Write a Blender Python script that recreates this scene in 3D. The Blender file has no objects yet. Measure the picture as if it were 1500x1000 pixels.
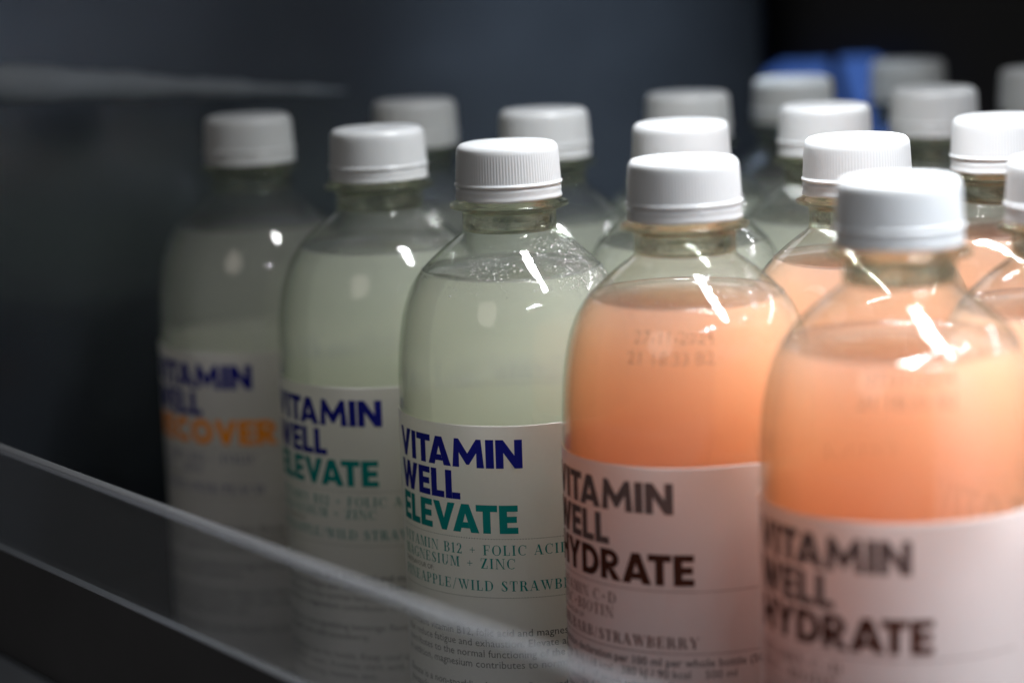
import bpy, bmesh, math, random
from math import sin, cos, pi, radians, atan2
from mathutils import Matrix, Vector
random.seed(7)
S = bpy.context.scene
COL = S.collection
MM = 0.001

# ------------------------------------------------------------------ camera
cam_d = bpy.data.cameras.new('camera'); cam = bpy.data.objects.new('camera', cam_d); COL.objects.link(cam)
cam_d.sensor_width = 36.0; cam_d.lens = 83.4
cam_d.clip_start = 0.02; cam_d.clip_end = 30
cam.matrix_world = (Matrix.Translation((0, 0, 0.265)) @ Matrix.Rotation(radians(90 - 10.28), 4, 'X')
                    @ Matrix.Rotation(radians(-1.98), 4, 'Z'))
cam_d.dof.use_dof = True
cam_d.dof.focus_distance = 0.664
cam_d.dof.aperture_fstop = 4.9
S.camera = cam
# ------------------------------------------------------------------ world, exposure
W = bpy.data.worlds.new('World'); S.world = W; W.use_nodes = True
bg = W.node_tree.nodes['Background']
bg.inputs[0].default_value = (1.0, 0.96, 0.92, 1); bg.inputs[1].default_value = 0.068
S.view_settings.view_transform = 'Standard'; S.view_settings.look = 'None'
S.view_settings.exposure = 0.88; S.view_settings.gamma = 1
S.render.engine = 'CYCLES'
c = S.cycles
c.use_denoising = True
c.max_bounces = 14; c.transparent_max_bounces = 24; c.transmission_bounces = 10; c.glossy_bounces = 5; c.diffuse_bounces = 4
c.volume_bounces = 4
c.sample_clamp_indirect = 3.0; c.blur_glossy = 0.6
# directions of the shelf: U along the front row (to the right and nearer), V into the depth
U = Vector((0.5897, -0.8076, 0)); V = Vector((0.8076, 0.5897, 0))
ROW0 = Vector((-0.087, 0.806, 0))
def at(u, v, z=0.0): return ROW0 + U * u + V * v + Vector((0, 0, z))
UROT = atan2(U.y, U.x)
# ------------------------------------------------------------------ lamps: a strip of separate diodes under the shelf above, then room light and added fill lamps
def lamp(name, loc, size, power, col, rot=(0, 0, 0), sy=None, spread=180):
    l = bpy.data.lights.new(name, 'AREA'); l.energy = power; l.color = col; l.spread = radians(spread)
    if sy: l.shape = 'RECTANGLE'; l.size = size; l.size_y = sy
    else: l.shape = 'DISK'; l.size = size
    o = bpy.data.objects.new(name, l); COL.objects.link(o); o.location = loc; o.rotation_euler = rot
    return o
LED = (0.93, 0.96, 1.0)
for k in range(32):
    lamp('diode_light', at(0.17 + 0.014 * k, 0.045, 0.395), 0.0056, 0.026, LED, spread=92)
for k in range(14):
    lamp('diode_light', at(0.43, -0.10 + 0.015 * k, 0.315), 0.0050, 0.018, (0.86, 0.91, 1.0), spread=150)
for k in range(20):
    lamp('diode_light', at(0.12 + 0.018 * k, 0.30, 0.315), 0.0050, 0.0055, LED, (radians(-40), 0, UROT), spread=150)
lamp('added_soft_fill', at(0.34, 0.045, 0.47), 0.34, 0.56, (0.96, 0.98, 1.0), (0, 0, UROT), 0.020, spread=120)  # broad unseen soft light added overhead to soften the cap shading
lamp('added_wall_fill', at(0.08, 0.20, 0.48), 0.05, 0.15, (.78, .89, 1.0), (0, radians(24), UROT), spread=44)  # unseen lamp added only to brighten the upper left wall
lamp('room_light', (-0.55, -0.35, 0.75), 0.5, 0.46, (1.0, 0.90, 0.80), (radians(62), 0, radians(-38)))

# ------------------------------------------------------------------ node helpers
class NT:
    def __init__(s, name):
        s.m = bpy.data.materials.new(name); s.m.use_nodes = True; s.t = s.m.node_tree
        s.t.nodes.clear(); s.out = s.t.nodes.new('ShaderNodeOutputMaterial')
    def n(s, typ, props=None, **inp):
        nd = s.t.nodes.new(typ)
        for k, v in (props or {}).items(): setattr(nd, k, v)
        for k, v in inp.items():
            key = k.replace('_', ' ')
            sock = nd.inputs[int(k[1:])] if k[0] == 'i' and k[1:].isdigit() else nd.inputs[key]
            if isinstance(v, bpy.types.NodeSocket): s.t.links.new(v, sock)
            elif isinstance(v, tuple) and len(v) == 3 and sock.type == 'RGBA': sock.default_value = (*v, 1)
            else: sock.default_value = v
        return nd
    def math(s, op, a, b=0.0): return s.n('ShaderNodeMath', {'operation': op}, i0=a, i1=b).outputs[0]
    def mix(s, f, a, b): return s.n('ShaderNodeMixShader', None, i0=f, i1=a, i2=b).outputs[0]
    def done(s, sh): s.t.links.new(sh, s.out.inputs['Surface']); return s.m
    def noise(s, scale, detail=3, rough=0.5, vec=None):
        co = vec or s.n('ShaderNodeTexCoord').outputs['Object']
        return s.n('ShaderNodeTexNoise', None, Vector=co, Scale=scale, Detail=detail, Roughness=rough).outputs['Fac']
    def ramp(s, f, c0, c1, p0=0.0, p1=1.0):
        r = s.n('ShaderNodeValToRGB', None, Fac=f); e = r.color_ramp.elements
        e[0].position = p0; e[1].position = p1; e[0].color = (*c0, 1); e[1].color = (*c1, 1)
        return r.outputs[0]
    def bump(s, h, strength, dist): return s.n('ShaderNodeBump', None, Height=h, Strength=strength, Distance=dist).outputs[0]

def principled(name, col, rough=0.5, noise=0, metal=0.0, **kw):
    t = NT(name)
    colr = col
    if noise:
        colr = t.ramp(t.noise(noise, 4), tuple(x * .8 for x in col), tuple(min(1, x * 1.15) for x in col), .3, .7)
    p = t.n('ShaderNodeBsdfPrincipled', None, Base_Color=colr, Roughness=rough, Metallic=metal, **kw)
    return t.done(p.outputs[0])

def schlick(t, normal=None, f0=0.04):
    lw = t.n('ShaderNodeLayerWeight', None, Blend=0.5, **({'Normal': normal} if normal else {}))
    p5 = t.math('POWER', lw.outputs['Facing'], 5.0)
    return t.math('ADD', t.math('MULTIPLY', p5, 1 - f0), f0), lw.outputs['Facing']

def thin_clear(name, tint_face, tint_edge, f0=0.045, rough=0.03, haze=0.0, wobble=0.0):
    t = NT(name)
    nrm = None
    if wobble:
        rnd_ = t.n('ShaderNodeMath', {'operation': 'MULTIPLY'}, i0=t.n('ShaderNodeObjectInfo').outputs['Random'], i1=3.0).outputs[0]
        co = t.n('ShaderNodeVectorMath', {'operation': 'ADD'}, i0=t.n('ShaderNodeTexCoord').outputs['Object'], i1=rnd_).outputs[0]
        nrm = t.bump(t.math('ADD', t.noise(60, 2, vec=co), t.math('MULTIPLY', t.noise(420, 3, vec=co), .10)), wobble, 0.002)
    f, face = schlick(t, nrm, f0)
    colr = t.ramp(t.math('POWER', face, 3.0), tint_face, tint_edge)
    sh = t.n('ShaderNodeBsdfTransparent', None, Color=colr).outputs[0]
    if haze:
        d = t.n('ShaderNodeBsdfDiffuse', None, Color=(.85, .86, .88)).outputs[0]
        sh = t.mix(haze, sh, d)
    g = t.n('ShaderNodeBsdfGlossy', None, Color=(1, 1, 1), Roughness=rough, **({'Normal': nrm} if nrm else {})).outputs[0]
    return t.done(t.mix(f, sh, g))

M = {}
M['pet'] = thin_clear('clear_pet', (.965, .972, .962), (.58, .63, .54), .05, .010, 0.012, wobble=.13)
t = NT('thick_pet')
gl = t.n('ShaderNodeBsdfGlass', None, Color=(.93, .94, .88), Roughness=.03, IOR=1.5,
         Normal=t.bump(t.noise(260, 2), .25, .001)).outputs[0]
tr = t.n('ShaderNodeBsdfTransparent', None, Color=(.93, .94, .87)).outputs[0]
M['neck'] = t.done(t.mix(.42, gl, tr))
t = NT('white_cap_plastic')
M['cap'] = t.done(t.n('ShaderNodeBsdfPrincipled', None, Base_Color=(.44, .45, .455), Roughness=.34, Subsurface_Weight=.30,
                      Subsurface_Radius=(.0030, .0026, .0022), Subsurface_Scale=1.0, Specular_IOR_Level=.45).outputs[0])
def drink(name, scat_col, scat, abs_col, absorb, f_clear):
    t = NT(name)
    r = t.n('ShaderNodeBsdfRefraction', None, Color=(1, 1, 1), Roughness=.02, IOR=1.33).outputs[0]
    tr = t.n('ShaderNodeBsdfTransparent', None, Color=(1, 1, 1)).outputs[0]
    a = t.mix(f_clear, r, tr)
    f, _ = schlick(t, None, .02)
    m = t.done(t.mix(f, a, t.n('ShaderNodeBsdfGlossy', None, Color=(1, 1, 1), Roughness=.03).outputs[0]))
    vs = t.n('ShaderNodeVolumeScatter', None, Color=scat_col, Density=scat, Anisotropy=.0).outputs[0]
    va = t.n('ShaderNodeVolumeAbsorption', None, Color=abs_col, Density=absorb).outputs[0]
    ad = t.n('ShaderNodeAddShader', None, i0=vs, i1=va).outputs[0]
    t.t.links.new(ad, t.out.inputs['Volume'])
    return m
M['pale'] = drink('pale_green_drink', (.97, 1.0, .97), 21, (.85, .945, .50), 8, .52)
M['clear'] = drink('clear_drink', (1.0, 1.0, .95), 9, (.83, .88, .55), 6, .55)
M['orange'] = drink('orange_drink', (1.0, .96, .92), 36, (.999, .592, .16), 52, .8)
def paper(name, col, transl):
    t = NT(name)
    n1 = t.noise(900, 3); n2 = t.noise(25, 2)
    bp = t.bump(n2, .3, .0008)
    colr = t.ramp(n1, tuple(x * .96 for x in col), col)
    d = t.n('ShaderNodeBsdfDiffuse', None, Color=colr, Normal=bp).outputs[0]
    tl = t.n('ShaderNodeBsdfTranslucent', None, Color=colr).outputs[0]
    a = t.mix(transl, d, tl)
    f, _ = schlick(t, bp, .035)
    return t.done(t.mix(f, a, t.n('ShaderNodeBsdfGlossy', None, Color=(1, 1, 1), Roughness=.32, Normal=bp).outputs[0]))
M['label'] = paper('white_label_film', (.76, .73, .715), .44)
def ink(name, col):
    return principled(name, col, .6, Specular_IOR_Level=.15)
M['navy'] = ink('navy_ink', (.006, .009, .20)); M['teal'] = ink('teal_ink', (.0, .21, .19))
M['orange_ink'] = ink('orange_ink', (.95, .30, .008)); M['grey_ink'] = ink('grey_brown_ink', (.115, .07, .062))
M['maroon'] = ink('dark_maroon_ink', (.055, .013, .006)); M['black_ink'] = ink('dark_grey_ink', (.05, .05, .055))
M['slate_ink'] = ink('slate_blue_ink', (.08, .09, .22))
t = NT('faded_print_ink')
M['code_ink'] = t.done(t.mix(.38, t.n('ShaderNodeBsdfTransparent').outputs[0], t.n('ShaderNodeBsdfDiffuse', None, Color=(.12, .06, .05)).outputs[0]))
t = NT('water_drop')
M['drop'] = t.done(t.mix(.33, t.n('ShaderNodeBsdfGlass', None, Color=(1, 1, 1), Roughness=.0, IOR=1.33).outputs[0],
                         t.n('ShaderNodeBsdfGlossy', None, Color=(1, 1, 1), Roughness=.22).outputs[0]))
M['shelf'] = principled('dark_shelf_coating', (.022, .022, .026), .38, 30)
M['wall'] = principled('brushed_grey_wall', (.085, .10, .125), .24, 9, .8)
M['side'] = principled('pale_grey_reflector', (.55, .58, .62), .5, 9)
M['black'] = principled('matt_black_panel', (.006, .006, .007), .7, 12)
M['navy_panel'] = principled('navy_panel_paint', (.02, .035, .075), .5, 8)
M['mirrored_band'] = principled('wall_reflection_grey', (.16, .18, .205), .6, 14, .0)
M['frost'] = thin_clear('frosted_acrylic_edge', (.80, .81, .84), (.6, .62, .66), .05, .15, .13)
M['acrylic'] = thin_clear('clear_acrylic', (.95, .955, .96), (.72, .76, .78), .045, .06, .035)
M['strip'] = principled('dark_strip_plastic', (.030, .031, .036), .8, 20)
M['edge'] = principled('shelf_edge_metal', (.16, .18, .21), .4, 18, .3)
t = NT('self_glow_blue_sheet')
M['blue'] = t.done(t.n('ShaderNodeEmission', None, Color=t.ramp(t.noise(14, 2), (.035, .085, .33), (.075, .17, .52), .3, .75), Strength=.42).outputs[0])  # brightness put into the material as its own glow

# ------------------------------------------------------------------ mesh helpers
def link(name, me, mat=None, parent=None):
    if mat is not None and not me.materials: me.materials.append(mat)
    o = bpy.data.objects.new(name, me); COL.objects.link(o)
    if parent: o.parent = parent
    return o
def bm_mesh(name, bm, smooth=True, recalc=True):
    if recalc: bmesh.ops.recalc_face_normals(bm, faces=bm.faces)
    me = bpy.data.meshes.new(name); bm.to_mesh(me); bm.free()
    if smooth:
        me.polygons.foreach_set('use_smooth', [True] * len(me.polygons))
    return me
def lathe(name, prof, seg=96, closed=False, smooth=True):
    bm = bmesh.new(); rings = []
    for r, z in prof:
        if r < 1e-6: rings.append([bm.verts.new((0, 0, z))])
        else: rings.append([bm.verts.new((r * cos(2 * pi * k / seg), r * sin(2 * pi * k / seg), z)) for k in range(seg)])
    pairs = list(zip(rings, rings[1:])) + ([(rings[-1], rings[0])] if closed else [])
    for a, b in pairs:
        for k in range(seg):
            k2 = (k + 1) % seg
            if len(a) == 1: bm.faces.new((a[0], b[k2], b[k]))
            elif len(b) == 1: bm.faces.new((a[k], a[k2], b[0]))
            else: bm.faces.new((a[k], a[k2], b[k2], b[k]))
    return bm_mesh(name, bm, smooth)
def catmull(pts, n=6):
    out = []
    for i in range(len(pts) - 1):
        p0, p1, p2, p3 = pts[max(i - 1, 0)], pts[i], pts[i + 1], pts[min(i + 2, len(pts) - 1)]
        for k in range(n):
            u = k / n
            out.append(tuple(.5 * (2 * b + (c_ - a) * u + (2 * a - 5 * b + 4 * c_ - d) * u * u + (3 * b - a - 3 * c_ + d) * u ** 3)
                             for a, b, c_, d in zip(p0, p1, p2, p3)))
    return out + [pts[-1]]
def box_bm(bm, x0, x1, y0, y1, z0, z1, bevel=0):
    r = bmesh.ops.create_cube(bm, size=1)
    vs = r['verts']
    for v in vs: v.co = Vector(((x0 + x1) / 2 + v.co.x * (x1 - x0), (y0 + y1) / 2 + v.co.y * (y1 - y0), (z0 + z1) / 2 + v.co.z * (z1 - z0)))
    if bevel: bmesh.ops.bevel(bm, geom=list({e for v in vs for e in v.link_edges}), offset=bevel, segments=2, affect='EDGES', profile=.5)
def box(name, mat, dims, parent=None, bevel=.0008):
    bm = bmesh.new(); box_bm(bm, *dims, bevel)
    return link(name, bm_mesh(name, bm, False), mat, parent)

# ------------------------------------------------------------------ bottle geometry (mm below the cap top -> metres above the shelf)
HT = 200.0
def Z(d): return (HT - d) * MM
R_BODY = 34.0
shoulder = [(13.6, 24.6), (13.75, 25.6), (14.9, 26.7), (17.9, 28.9), (21.6, 32.0), (25.4, 35.6), (28.2, 39.2), (30.1, 43.0), (32.0, 49.0),
            (33.4, 57.5), (34.0, 66.0)]
sh_fine = catmull(shoulder, 5)
def shoulder_r(d):
    for (r0, d0), (r1, d1) in zip(sh_fine, sh_fine[1:]):
        if d0 <= d <= d1: return r0 + (r1 - r0) * (d - d0) / max(d1 - d0, 1e-6)
    return R_BODY if d > 60 else 13.6
body_prof = [(r * MM, Z(d)) for r, d in sh_fine] + [(R_BODY * MM, Z(d)) for d in (72, 90, 120, 150, 184)] + \
            [(33.6 * MM, Z(190)), (32.2 * MM, Z(195.5)), (29.5 * MM, Z(199.2)), (25 * MM, Z(199.9)), (16 * MM, Z(197.6)), (0, Z(196.5))]
ME_BODY = lathe('bottle_body', body_prof, 112)
neck_prof = [(11.0, 14.6), (12.9, 14.6), (13.3, 15.2), (13.4, 17.0), (16.2, 17.15), (17.1, 17.5), (17.25, 18.0), (17.0, 18.5), (15.6, 18.85), (13.9, 19.4),
             (13.6, 20.4), (13.55, 22.5), (13.6, 24.55), (12.9, 25.2), (11.6, 24.0), (11.2, 21.5), (11.0, 18.0)]
ME_NECK = lathe('neck', [(r * MM, Z(d)) for r, d in neck_prof], 96, True)
def cap_mesh():
    n = 108; sub = 4; seg = n * sub
    prof = [(0, .55, 0), (1.0, .50, 0), (1.4, .12, 0), (3.0, .05, 0), (9.2, .02, 0), (9.6, .0, 0), (12.4, .12, 0), (13.5, .42, 0), (14.2, 1.05, 0), (14.62, 1.9, 0), (14.72, 2.9, .1),
            (14.76, 3.3, .8), (14.85, 5, 1), (15.0, 8, 1), (15.14, 10.6, 1), (15.16, 11.0, .5), (15.22, 11.25, 0), (15.55, 11.45, 0), (15.6, 11.8, 0), (15.45, 12.15, 0),
            (14.95, 12.3, 0), (14.9, 12.62, 0), (15.2, 12.78, 0), (15.25, 13.6, 0), (15.12, 14.3, 0), (15.3, 15.1, 0), (15.45, 15.6, 0), (15.3, 16.05, 0), (14.9, 16.2, 0), (13.8, 16.2, 0), (13.7, 12.0, 0)]
    bm = bmesh.new(); rings = []
    for r, d, rib in prof:
        if r == 0: rings.append([bm.verts.new((0, 0, Z(d)))]); continue
        ring = []
        for k in range(seg):
            a = 2 * pi * k / seg
            rr = r + (0.034 * (1 if k % sub in (0, 1) else -1) * rib if rib else 0)
            dd = d
            if 12.6 <= d <= 16.3: dd += .12 * sin(3 * a + 1.0) + .05 * sin(11 * a)
            ring.append(bm.verts.new((rr * MM * cos(a), rr * MM * sin(a), Z(dd))))
        rings.append(ring)
    for A, B in zip(rings, rings[1:]):
        for k in range(seg):
            k2 = (k + 1) % seg
            if len(A) == 1: bm.faces.new((A[0], B[k], B[k2]))
            else: bm.faces.new((A[k], B[k], B[k2], A[k2]))
    return bm_mesh('cap', bm)
ME_CAP = cap_mesh()
def liquid_mesh(fill):
    inset = .55
    p = [(r - inset, d) for r, d in sh_fine if d > fill + .1] + [(R_BODY - inset, d) for d in (72, 100, 150, 184)]
    r0 = shoulder_r(fill) - inset
    prof = [(0, fill + .25), (r0 * .6, fill + .25), (r0 - 2.6, fill + .22), (r0 - 1.3, fill - .05), (r0 - .5, fill - .6), (r0 - .1, fill - 1.0)] + p + \
           [(33.0, 189.8), (31.5, 194.6), (28.8, 198.0), (24, 198.8), (15, 196.6), (0, 195.4)]
    return lathe('drink', [(r * MM, Z(d)) for r, d in prof], 112)
ME_DRINK = {f: liquid_mesh(f) for f in (37.0, 34.5, 38.6, 40.5)}
R_LAB = 34.3
LAB_TOP, LAB_BOT = 76.0, 186.0
def label_mesh():
    seg = 128; prof = []
    prof.append((R_LAB - .28, LAB_TOP + .02))
    for d in (LAB_TOP, LAB_TOP + .3, 90, 110, 130, 150, 170, LAB_BOT - .3, LAB_BOT): prof.append((R_LAB, d))
    bm = bmesh.new(); rings = []
    for r, d in prof:
        rings.append([bm.verts.new(((r + .05 * sin(5 * a + d * .06) * (0 < d - LAB_TOP < 109)) * MM * cos(a), (r + .05 * sin(5 * a + d * .06) * (0 < d - LAB_TOP < 109)) * MM * sin(a),
                      Z(d + (.12 * sin(2 * a + .7) + .05 * sin(7 * a) if d < 77 else 0)))) for a in [2 * pi * k / seg for k in range(seg)]])
    for A, B in zip(rings, rings[1:]):
        for k in range(seg): bm.faces.new((A[k], B[k], B[(k + 1) % seg], A[(k + 1) % seg]))
    return bm_mesh('label', bm)
ME_LABEL = label_mesh()

# ------------------------------------------------------------------ lettering
def ring_strip(cx, cy, rxo, ryo, rxi, ryi, a0, a1, n=16):
    out = []
    for k in range(n):
        t0, t1 = radians(a0 + (a1 - a0) * k / n), radians(a0 + (a1 - a0) * (k + 1) / n)
        out.append([(cx + rxo * cos(t0), cy + ryo * sin(t0)), (cx + rxo * cos(t1), cy + ryo * sin(t1)),
                    (cx + rxi * cos(t1), cy + ryi * sin(t1)), (cx + rxi * cos(t0), cy + ryi * sin(t0))])
    return out
def rc(x0, x1, y0, y1): return [(x0, y0), (x1, y0), (x1, y1), (x0, y1)]
BOLD = {
 'I': (.29, [rc(0, .29, 0, 1)]),
 'L': (.62, [rc(0, .28, 0, 1), rc(.28, .62, 0, .23)]),
 'E': (.66, [rc(0, .28, 0, 1), rc(.28, .66, 0, .22), rc(.28, .62, .39, .61), rc(.28, .66, .78, 1)]),
 'T': (.78, [rc(0, .78, .77, 1), rc(.25, .53, 0, .77)]),
 'V': (1.0, [[(0, 1), (.31, 1), (.5, .43), (.69, 1), (1.0, 1), (.61, 0), (.39, 0)]]),
 'A': (1.04, [[(0, 0), (.31, 0), (.52, .66), (.52, 1), (.37, 1)], [(1.04, 0), (.67, 1), (.52, 1), (.52, .66), (.73, 0)],
              [(.358, .15), (.682, .15), (.614, .36), (.426, .36)]]),
 'M': (1.2, [[(0, 0), (.27, 0), (.27, 1), (.09, 1)], [(1.2, 0), (1.11, 1), (.93, 1), (.93, 0)],
             [(.27, 1), (.6, .5), (.93, 1), (.93, .52), (.65, .1), (.55, .1), (.27, .52)]]),
 'N': (.92, [rc(0, .27, 0, 1), rc(.65, .92, 0, 1), [(.27, 1), (.65, .45), (.65, 0), (.27, .55)]]),
 'W': (1.40, [[(0, 1), (.30, 1), (.45, .42), (.58, 1), (.82, 1), (.95, .42), (1.10, 1), (1.40, 1), (1.09, 0), (.83, 0), (.70, .52), (.57, 0), (.31, 0)]]),
 'R': (.82, [rc(0, .28, 0, 1)] + ring_strip(.40, .69, .37, .31, .12, .10, -90, 90, 10) + [rc(.28, .40, .79, 1), rc(.28, .40, .38, .59), [(.28, .38), (.56, .38), (.84, 0), (.51, 0), (.28, .34)]]),
 'C': (.98, ring_strip(.54, .5, .54, .52, .26, .26, 42, 318, 26)),
 'O': (1.10, ring_strip(.55, .5, .55, .52, .27, .26, 0, 360, 32)),
 'H': (.88, [rc(0, .28, 0, 1), rc(.60, .88, 0, 1), rc(.28, .60, .38, .61)]),
 'Y': (.98, [[(0, 1), (.32, 1), (.49, .66), (.66, 1), (.98, 1), (.63, .42), (.63, 0), (.35, 0), (.35, .42)]]),
 'D': (.92, [rc(0, .28, 0, 1)] + ring_strip(.40, .5, .52, .5, .24, .27, -90, 90, 16) + [rc(.28, .40, .77, 1), rc(.28, .40, 0, .23)]),
}
# thin roman capitals with thick stems, hairlines and flat serifs
T_, H_ = .17, .05
def sv(x, y0=0, y1=1, s=1): # stem with serifs
    o = [rc(x, x + T_, y0, y1)]
    if s: o += [rc(x - .09, x + T_ + .09, y0, y0 + H_), rc(x - .09, x + T_ + .09, y1 - H_, y1)]
    return o
def hv(x, y0=0, y1=1): return [rc(x, x + H_, y0, y1), rc(x - .10, x + .10 + H_, y1 - H_, y1), rc(x - .10, x + .10 + H_, y0, y0 + H_)]
def dg(x0, y0, x1, y1, w): return [[(x0, y0), (x0 + w, y0), (x1 + w, y1), (x1, y1)]]
def arc(cx, cy, rx, ry, a0, a1, n=14):
    out = []
    f = lambda a: H_ + (T_ - H_) * abs(cos(a)) ** 1.5
    for k in range(n):
        t0, t1 = radians(a0 + (a1 - a0) * k / n), radians(a0 + (a1 - a0) * (k + 1) / n)
        q = []
        for t_, inner in ((t0, 0), (t1, 0), (t1, 1), (t0, 1)):
            w = f(t_) if inner else 0
            q.append((cx + (rx - w) * cos(t_), cy + (ry - (H_ if inner else 0)) * sin(t_)))
        out.append(q)
    return out
SERIF = {
 'A': (.86, dg(.05, 0, .40, 1, H_) + dg(.62, 0, .34, 1, T_) + [rc(.20, .62, .30, .35), rc(-.03, .20, 0, H_), rc(.54, .90, 0, H_)]),
 'B': (.74, sv(.09) + arc(.38, .76, .29, .24, -90, 90) + arc(.38, .27, .33, .27, -90, 90) + [rc(.2, .38, .95, 1), rc(.2, .38, .50, .55), rc(.2, .38, 0, H_)]),
 'C': (.82, arc(.46, .5, .44, .51, 48, 312, 20) + [rc(.74, .79, .66, .98)]),
 'D': (.88, sv(.09) + arc(.38, .5, .46, .5, -90, 90, 16) + [rc(.2, .38, .95, 1), rc(.2, .38, 0, H_)]),
 'E': (.74, sv(.09) + [rc(.2, .68, .95, 1), rc(.2, .68, 0, H_), rc(.2, .52, .49, .54), rc(.63, .68, .74, 1), rc(.63, .68, 0, .28), rc(.48, .52, .38, .64)]),
 'F': (.70, sv(.09) + [rc(.2, .66, .95, 1), rc(.2, .52, .49, .54), rc(.61, .66, .72, 1), rc(.48, .52, .38, .64)]),
 'G': (.88, arc(.46, .5, .44, .51, 48, 318, 20) + [rc(.74, .79, .66, .98), rc(.66, .82, 0.03, .42), rc(.56, .90, .40, .45)]),
 'H': (.94, sv(.09) + sv(.66) + [rc(.2, .7, .48, .53)]),
 'I': (.40, sv(.10)),
 'L': (.68, sv(.09) + [rc(.2, .64, 0, H_), rc(.59, .64, 0, .32)]),
 'M': (1.08, hv(.10) + sv(.80) + [[(.12, 1), (.30, 1), (.58, .12), (.52, 0)], [(.52, 0), (.57, 0), (.84, 1), (.79, 1)]]),
 'N': (.92, hv(.10) + hv(.76) + [[(.08, 1), (.28, 1), (.81, 0), (.74, 0)]]),
 'O': (.92, arc(.46, .5, .44, .51, 0, 360, 26)),
 'P': (.70, sv(.09) + arc(.38, .73, .29, .27, -90, 90) + [rc(.2, .38, .95, 1), rc(.2, .38, .46, .51)]),
 'R': (.82, sv(.09) + arc(.38, .74, .28, .26, -90, 90) + [rc(.2, .38, .95, 1), rc(.2, .38, .48, .53)] + [[(.38, .5), (.56, .5), (.80, 0), (.60, 0)], rc(.74, .86, 0, H_)]),
 'S': (.66, arc(.33, .74, .25, .27, 40, 210, 12) + arc(.34, .27, .28, .29, 30, -150, 12) + [[(.08, .70), (.25, .74), (.62, .32), (.48, .22)], rc(.52, .57, .72, .98), rc(.06, .11, .03, .32)]),
 'T': (.78, sv(.30, 0, 1, 0) + [rc(.21, .56, 0, H_), rc(.02, .75, .95, 1), rc(.02, .07, .70, 1), rc(.70, .75, .70, 1)]),
 'U': (.90, [rc(.09, .26, .3, 1), rc(.70, .75, .3, 1), rc(0, .35, .95, 1), rc(.60, .85, .95, 1)] + arc(.42, .32, .33, .33, 180, 360, 14)),
 'V': (.86, [[(.05, 1), (.24, 1), (.52, .16), (.44, 0)], [(.44, 0), (.49, 0), (.80, 1), (.75, 1)], rc(-.03, .34, .95, 1), rc(.65, .90, .95, 1)]),
 'W': (1.22, [[(.05, 1), (.24, 1), (.46, .16), (.40, 0)], [(.40, 0), (.45, 0), (.66, 1), (.61, 1)], [(.50, 1), (.69, 1), (.91, .16), (.85, 0)], [(.85, 0), (.90, 0), (1.15, 1), (1.10, 1)],
              rc(-.03, .34, .95, 1), rc(.42, .78, .95, 1), rc(1.0, 1.24, .95, 1)]),
 'Y': (.84, [[(.04, 1), (.24, 1), (.52, .45), (.34, .45)], [(.47, .45), (.52, .45), (.80, 1), (.75, 1)], rc(.34, .51, 0, .45), rc(-.03, .34, .95, 1), rc(.64, .88, .95, 1), rc(.25, .60, 0, H_)]),
 'Z': (.76, [[(.05, 0), (.25, 0), (.70, 1), (.50, 1)], rc(.05, .70, .95, 1), rc(.05, .70, 0, H_), rc(.05, .10, .7, 1), rc(.65, .70, 0, .3)]),
 '1': (.44, [rc(.16, .32, 0, 1), rc(.06, .42, 0, H_), rc(.04, .2, .86, .91)]),
 '2': (.62, arc(.30, .72, .26, .28, 170, -30, 14) + [[(.04, 0), (.16, 0), (.56, .60), (.40, .58)], rc(.04, .58, 0, .10), rc(.53, .58, 0, .24)]),
 '+': (.74, [rc(.10, .64, .42, .48), rc(.34, .40, .18, .72)]),
 '/': (.50, dg(.03, -.08, .40, 1.05, .06)),
 ' ': (.40, []),
}
def bend(bm, phi0, r, step=1.4):
    """Slice flat lettering (x, z in mm, small y layers) into thin strips and roll it round the bottle."""
    xs = [v.co.x for v in bm.verts]
    x = math.floor(min(xs) / step) * step
    while x < max(xs):
        bmesh.ops.bisect_plane(bm, geom=bm.verts[:] + bm.edges[:] + bm.faces[:], dist=1e-5, plane_co=(x, 0, 0), plane_no=(1, 0, 0))
        x += step
    for v in bm.verts:
        a = phi0 + v.co.x / r
        rr = (r + v.co.y) * MM
        v.co = Vector((rr * sin(a), -rr * cos(a), Z(v.co.z)))
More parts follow.
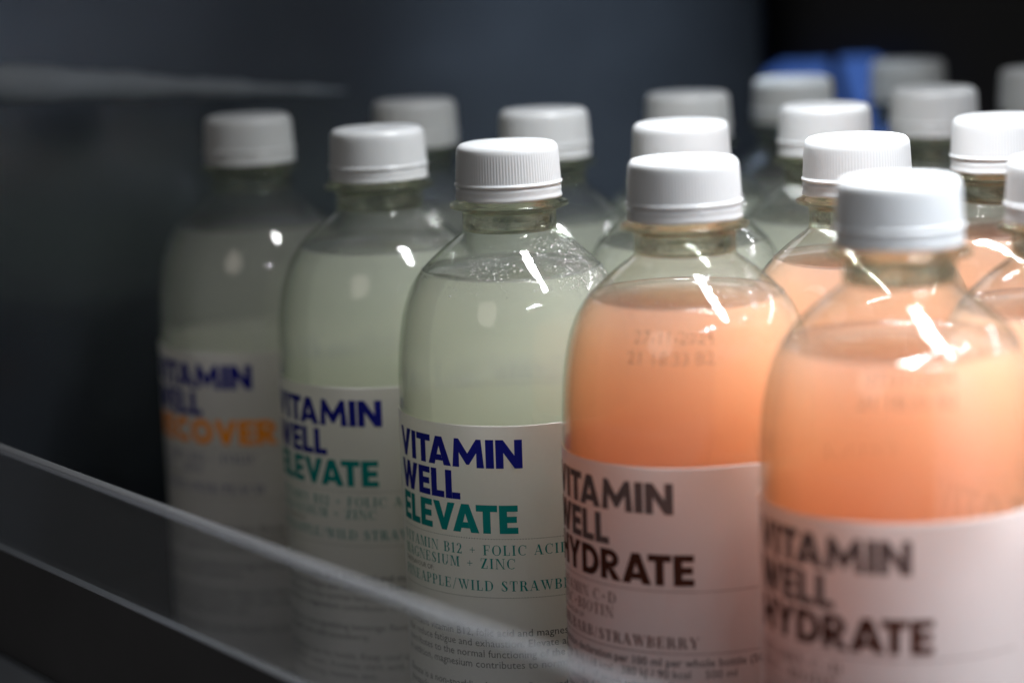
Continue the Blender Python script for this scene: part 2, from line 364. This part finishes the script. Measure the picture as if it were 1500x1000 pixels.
class Print:
    def __init__(s): s.bm = bmesh.new(); s.k = 0; s.mats = []
    def poly(s, pts, d, mi):
        s.k += 1
        vs = [s.bm.verts.new((x, .055 + .0016 * (s.k % 23), d - y)) for x, y in pts]
        f = s.bm.faces.new(vs); f.material_index = mi
    def mi(s, m):
        if m not in s.mats: s.mats.append(m)
        return s.mats.index(m)
    def line(s, font, txt, x0, base, h, mat, width=None, gap=.10, jitter=0):
        i = s.mi(mat)
        kern = [(-.17 if font is BOLD and a_ + b_ in ('VA', 'AT', 'TA', 'AV') else 0) for a_, b_ in zip(txt, txt[1:])] + [0]
        tot = sum(font[ch][0] for ch in txt) + gap * (len(txt) - 1) + sum(kern)
        sx = (width / tot) if width else h
        x = x0
        for ch, kn in zip(txt, kern):
            w, polys = font[ch]
            for p in polys: s.poly([(x + a * sx, b * h) for a, b in p], base, i)
            x += (w + gap + kn) * sx
        return x
    def dots(s, x0, x1, d, size, pitch, mat):
        i = s.mi(mat); x = x0
        while x < x1: s.poly(rc(x, x + size, 0, size), d, i); x += pitch
    def rule(s, x0, x1, d, w, mat): s.poly(rc(x0, x1, 0, w), d, s.mi(mat))
    def sans(s, txt, x0, base, size, mat, bold=0):
        i = s.mi(mat)
        cu = bpy.data.curves.new('tmp', 'FONT'); cu.body = txt; cu.size = size; cu.resolution_u = 2; cu.offset = bold
        ob = bpy.data.objects.new('tmp', cu); COL.objects.link(ob)
        dg_ = bpy.context.evaluated_depsgraph_get(); me = bpy.data.meshes.new_from_object(ob.evaluated_get(dg_))
        b2 = bmesh.new(); b2.from_mesh(me)
        vm = {v: s.bm.verts.new((x0 + v.co.x, .06, base - v.co.y)) for v in b2.verts}
        for f in b2.faces:
            try: s.bm.faces.new([vm[v] for v in f.verts]).material_index = i
            except ValueError: pass
        b2.free(); bpy.data.objects.remove(ob); bpy.data.curves.remove(cu); bpy.data.meshes.remove(me)
    def build(s, phi0, r):
        bmesh.ops.triangulate(s.bm, faces=[f for f in s.bm.faces if len(f.verts) > 4])
        bend(s.bm, phi0, r)
        me = bm_mesh('lettering', s.bm, False, False)
        # outward normals
        for m in s.mats: me.materials.append(M[m])
        return me
PHI0 = radians(-76)
def label_print(third, wid3, c12, c3, small, lines, para, csmall, dotted):
    P = Print(); T = LAB_TOP + 3.9
    P.line(BOLD, 'VITAMIN', 0, T + 8.2, 8.2, c12, 46.8, .065)
    P.line(BOLD, 'WELL', .4, T + 17.6, 8.2, c12, 27.9, .065)
    P.line(BOLD, third, 1.2, T + 27.0, 8.2, c3, wid3, .065)
    if dotted:
        P.dots(1, 74, T + 28.7, .26, .82, 'black_ink'); P.dots(1, 74, T + 45.8, .26, .82, 'black_ink')
    else:
        P.rule(1, 74, T + 28.6, .14, csmall); P.rule(1, 74, T + 45.2, .14, csmall)
    P.line(SERIF, lines[0], 1, T + 33.3, 2.95, csmall, None, .17)
    P.line(SERIF, lines[1], 1, T + 37.2, 2.95, csmall, None, .17)
    P.sans('THE FLAVOUR OF:', 1, T + 39.6, 2.0, 'black_ink')
    P.line(SERIF, lines[2], 1, T + 43.7, 2.95, csmall, None, .17)
    d = T + (57.0 if dotted else 48.6)
    for k, ln in enumerate(para):
        if ln: P.sans(ln, 1, d, 3.15, 'black_ink', .02 if k == 0 and not dotted else 0)
        d += 3.15
    return P.build(PHI0, R_LAB)
para_e = ['It contains vitamin B12, folic acid and magnesium', 'that reduce fatigue and exhaustion. Elevate also', 'contributes to the normal functioning of the', 'In addition, magnesium contributes to normal', '',
          'Elevate is a non-sparkling beverage flavoured with', 'pineapple and wild strawberry.', '', 'Best before: see the bottle. Keep cool after opening.', 'Ingredients: water, fructose, citric acid, magnesium,', 'natural flavouring, vitamins, zinc.', '', 'Shake gently before serving. Recycle the bottle.']
para_h = ['Nutrition declaration per 100 ml per whole bottle (500 ml)', 'Energy 76 kJ / 18 kcal   380 kJ / 90 kcal    500 ml', 'Fat 0 g    0 g    of which saturates 0 g', 'Carbohydrate 4.3 g    22 g    of which sugars 4.3 g', 'Protein 0 g    0 g    Salt 0 g   0 g',
          'Vitamin C 12 mg   60 mg    Vitamin D 0.75 ug', 'Zinc 1.5 mg   Biotin 7.5 ug', 'Ingredients: water, fructose, citric acid, zinc,', 'vitamins, natural flavouring, colour.']
PRINT = {
 'elevate': label_print('ELEVATE', 43.8, 'navy', 'teal', 0, ('VITAMIN B12 + FOLIC ACID', 'MAGNESIUM + ZINC', 'PINEAPPLE/WILD STRAWBERRY'), para_e, 'teal', True),
 'recover': label_print('RECOVER', 53.0, 'navy', 'orange_ink', 0, ('VITAMIN B12 + FOLIC', 'ACID + ZINC', 'ELDERFLOWER/PEACH'), para_e[1:], 'slate_ink', True),
 'hydrate': label_print('HYDRATE', 50.6, 'grey_ink', 'maroon', 0, ('VITAMIN C+D', 'ZINC+BIOTIN', 'RHUBARB/STRAWBERRY'), para_h, 'maroon', False),
}
def code_print():
    P = Print()
    P.sans('27-11-2024', 0, 44.5, 4.6, 'code_ink'); P.sans('21 18:33 B2', -1.2, 49.6, 4.6, 'code_ink')
    bm = P.bm
    bend(bm, radians(-17), 30.8)
    for v in bm.verts: # lay it on the shoulder
        d = HT - v.co.z / MM; a = atan2(v.co.x, -v.co.y); r = (shoulder_r(d) + .08) * MM
        v.co.x = r * sin(a); v.co.y = -r * cos(a)
    me = bm_mesh('date_code', bm, False, False); me.materials.append(M['code_ink']); return me
ME_CODE = code_print()
def drops_mesh(n, seed, spread):
    rnd = random.Random(seed); bm = bmesh.new()
    for _ in range(n):
        q = rnd.random()
        if q < .62: phi, d = radians(rnd.gauss(50, 16)), rnd.uniform(26.5, 40)
        elif q < .85: phi, d = radians(rnd.gauss(-18, 13)), rnd.gauss(34, 1.8)
        else: phi, d = radians(rnd.uniform(-75, 80)), rnd.uniform(26.5, 41)
        d = min(max(d, 26.2), 41)
        s = min(max(rnd.lognormvariate(-2.0, .45), .07), .40) * MM
        r0, r1 = shoulder_r(d - .4), shoulder_r(d + .4)
        slope = atan2(r1 - r0, .8)                     # surface tilt
        r = shoulder_r(d) * MM
        nrm = Vector((sin(phi) * cos(slope), -cos(phi) * cos(slope), sin(slope)))
        m = Matrix.Translation(Vector((r * sin(phi), -r * cos(phi), Z(d))) + nrm * s * .08) @ nrm.to_track_quat('Z', 'Y').to_matrix().to_4x4() @ \
            Matrix.Diagonal((s * rnd.uniform(.85, 1.25), s * rnd.uniform(.85, 1.15), s * .55, 1))
        bmesh.ops.create_icosphere(bm, subdivisions=1 if s < .25 * MM else 2, radius=1, matrix=m)
    return bm_mesh('condensation', bm)

# ------------------------------------------------------------------ bottles: one of each drink, then copies
def bottle(word, mat, fill, seed=None, ndrops=0, code=False):
    e = bpy.data.objects.new('drink_bottle', None); e.empty_display_size = .03; COL.objects.link(e)
    for nm, me, m in (('bottle_body', ME_BODY, 'pet'), ('neck', ME_NECK, 'neck'), ('cap', ME_CAP, 'cap')):
        link(nm, me, M[m], e)
    me = ME_DRINK[fill].copy(); link('drink', me, M[mat], e)
    lab = link('label', ME_LABEL, M['label'], e)
    link('lettering', PRINT[word], None, lab)
    if code: link('date_code', ME_CODE, None, e)
    if ndrops:
        c_ = link('condensation', drops_mesh(ndrops, seed, 0), M['drop'], e); c_['kind'] = 'stuff'
    return e
def kids(o): return list(o.children)
def copy_tree(o, parent=None):
    n = o.copy(); COL.objects.link(n)
    if parent: n.parent = parent
    for ch in kids(o): copy_tree(ch, n)
    return n
protos = {}; RN = random.Random(3)
SPOTS = [ # drink, colour, x, y (mm), twist, fill, drops, code, label
 ('recover', 'clear', -87.1, 806.3, -7.5, 37.0, 0, 0, 'dim drink bottle with the orange word on its label, front row at far left'),
 ('elevate', 'pale', -39.9, 740.7, -6, 37.0, 2, 0, 'pale green drink bottle standing between the orange-word bottle and the sharp one'),
 ('elevate', 'pale', 0.5, 679.9, 0, 37.0, 1, 0, 'sharply focused pale green drink bottle with condensation on its shoulder, middle of front row'),
 ('hydrate', 'orange', 46.6, 621.7, -9.5, 37.0, 2, 1, 'orange drink bottle in the front row directly right of the sharp pale one'),
 ('hydrate', 'orange', 93.0, 559.7, 2, 40.5, 0, 1, 'nearest and largest orange drink bottle, with a blurred white cap'),
 ('recover', 'clear', -32.0, 846.8, 0, 37.0, 0, 0, 'clear drink bottle with a blurred grey cap behind the two leftmost front bottles'),
 ('elevate', 'pale', 13.1, 790.3, -8, 37.0, 0, 0, 'pale drink bottle behind the sharp condensation bottle, its white cap showing to the right'),
 ('elevate', 'pale', 53.8, 725.0, -30, 37.0, 0, 0, 'pale drink bottle whose bright cap rises directly behind the second orange bottle'),
 ('hydrate', 'orange', 98.2, 661.3, 15, 34.5, 0, 0, 'orange drink bottle with sharp ribbed cap, partly hidden behind the nearest cap'),
 ('hydrate', 'orange', 140.6, 592.5, 10, 38.6, 0, 0, 'orange drink bottle cut by the right edge, just behind the nearest orange bottle'),
 ('elevate', 'pale', 64.9, 839.3, -40, 37.0, 0, 0, 'pale drink bottle whose dim cap peeks above the bright cap behind the second orange bottle'),
 ('elevate', 'pale', 103.9, 769.5, 50, 37.0, 0, 0, 'pale green drink bottle with a light cap standing in front of the blue panel'),
 ('hydrate', 'orange', 148.5, 707.5, -15, 34.5, 0, 0, 'orange drink bottle with olive neck and ribbed cap, near the right edge'),
 ('recover', 'clear', 108.7, 892.3, 25, 37.0, 0, 0, 'drink bottle with dull grey cap directly below the left part of the blue panel'),
 ('elevate', 'pale', 148.8, 822.0, -30, 37.0, 0, 0, 'drink bottle with grey cap and dark neck just right of the blue panel'),
 ('recover', 'clear', 164.0, 964.0, 0, 37.0, 0, 0, 'farthest drink bottle, dim brownish cap against black, above the grey cap right of blue'),
 ('elevate', 'pale', 202.1, 895.2, 40, 37.0, 0, 0, 'drink bottle with dim grey cap at the right edge against the black back'),
]
for word, mat, x, y, tw, fill, nd, code, lab in SPOTS:
    key = (word, mat, fill, nd, code)
    if key in protos: b = copy_tree(protos[key])
    else: b = protos[key] = bottle(word, mat, fill, 5 + nd, (0, 1350, 420)[nd], code)
    b.location = (x * MM, y * MM, 0)
    b.rotation_euler = (0, 0, -atan2(x, y) + radians(tw))
    cp = [o_ for o_ in b.children if o_.name.startswith('cap')][0]
    cp.rotation_euler = (radians(RN.uniform(-.5, .5)), radians(RN.uniform(-.5, .5)), RN.uniform(0, 6.28))
    pv = Vector((0, 0, Z(12))); cp.location = pv - cp.rotation_euler.to_matrix() @ pv + Vector((0, 0, RN.uniform(-.0001, .0002)))
    b['label'] = lab; b['category'] = 'bottle'; b['group'] = 'drink bottles standing in rows on the shelf'

# ------------------------------------------------------------------ shelf, walls, guard
def frame(o): o.location = ROW0; o.rotation_euler = (0, 0, UROT)     # local x runs along the row, local y into the depth
o = box('shelf', M['shelf'], (-.075, .62, -.120, .42, -.018, 0)); frame(o); o['kind'] = 'structure'
o = box('wall_left', M['wall'], (-.082, -.0725, -.32, .3, -.02, .55)); frame(o); o['kind'] = 'structure'
o = box('reflector_wall_right', M['side'], (.55, .56, -.095, .42, -.02, .30)); frame(o); o['kind'] = 'structure'  # out of view, added as a pale surface for the left wall to mirror
o = box('wall_back', M['black'], (-.30, .62, .421, .43, -.02, .55)); frame(o); o['kind'] = 'structure'

def thing(name, label, cat, loc=None, rz=UROT):
    e = bpy.data.objects.new(name, None); e.empty_display_size = .03; COL.objects.link(e)
    e.location = loc or ROW0; e.rotation_euler = (0, 0, rz); e['label'] = label; e['category'] = cat; return e
g = thing('shelf_guard', 'clear acrylic guard with a pale top edge along the front of the shelf', 'shelf guard')
bm = bmesh.new(); box_bm(bm, -.072, .62, -.1265, -.1235, .0840, .1135)
link('clear_panel', bm_mesh('clear_panel', bm, False), M['acrylic'], g)
box('top_edge', M['frost'], (-.072, .62, -.1268, -.1232, .1136, .1158), g, .0010)
box('base_strip', M['strip'], (-.072, .62, -.1267, -.1233, .0510, .0838), g, .0002)
e = box('shelf_edge', M['edge'], (-.075, .62, -.129, -.1207, -.03, .0507)); frame(e)
e['label'] = 'grey metal front edge of the shelf below the clear guard'; e['category'] = 'shelf edge'
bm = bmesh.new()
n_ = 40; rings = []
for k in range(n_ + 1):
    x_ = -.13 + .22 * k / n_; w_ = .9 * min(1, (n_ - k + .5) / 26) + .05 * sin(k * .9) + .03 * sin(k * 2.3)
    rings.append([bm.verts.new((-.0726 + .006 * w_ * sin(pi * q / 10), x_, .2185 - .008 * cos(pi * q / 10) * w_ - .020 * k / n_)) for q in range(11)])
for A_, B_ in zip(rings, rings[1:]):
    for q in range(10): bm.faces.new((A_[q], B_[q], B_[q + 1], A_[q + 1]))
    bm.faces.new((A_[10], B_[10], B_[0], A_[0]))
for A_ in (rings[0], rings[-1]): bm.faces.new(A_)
r_ = link('wall_reflection', bm_mesh('wall_reflection', bm), M['mirrored_band']); frame(r_)  # raised grey strip standing in for light mirrored in the glossy wall
r_['label'] = 'blurred light grey rail shaped as a strip along the dark wall at upper left'; r_['category'] = 'reflection'

BLUE = ((-.187, .170), (-.184, .180), (-.172, .186), (-.150, .187), (-.128, .190), (-.112, .191), (-.101, .187), (-.097, .176), (-.099, .150), (-.104, .118), (-.124, .118), (-.131, .140), (-.139, .160), (-.152, .166), (-.172, .165))
bp = thing('blue_panel', 'blue panel given an added glow, at the back behind the caps at upper right', 'panel', at(0, .405))
bm = bmesh.new()
vs_ = [[bm.verts.new((x_, y_, z_)) for x_, z_ in BLUE] for y_ in (0, .004)]
bm.faces.new(vs_[0]); bm.faces.new(vs_[1][::-1])
for k in range(len(BLUE)): bm.faces.new((vs_[0][k], vs_[1][k], vs_[1][(k + 1) % len(BLUE)], vs_[0][(k + 1) % len(BLUE)]))
link('glow_sheet', bm_mesh('glow_sheet', bm, False), M['blue'], bp)
box('side_panel', M['navy_panel'], (-.29, -.1895, 0.0, .004, 0, .26), bp, .001)
bm = bmesh.new()
for k in range(12):
    t0 = k / 12
    ring = [bm.verts.new((-.128 + .026 * t0 + .004 * t0 * t0 + .0034 * cos(a), -.004 + .0024 * sin(a), .194 - .075 * t0)) for a in [2 * pi * q / 8 for q in range(8)]]
    if k:
        for q in range(8): bm.faces.new((pr[q], pr[(q + 1) % 8], ring[(q + 1) % 8], ring[q]))
    pr = ring
cb = link('cable', bm_mesh('cable', bm), M['black']); cb.location = at(0, .40); cb.rotation_euler = (0, 0, UROT)
cb['label'] = 'dark cable hanging slantwise in front of the blue panel'; cb['category'] = 'cable'
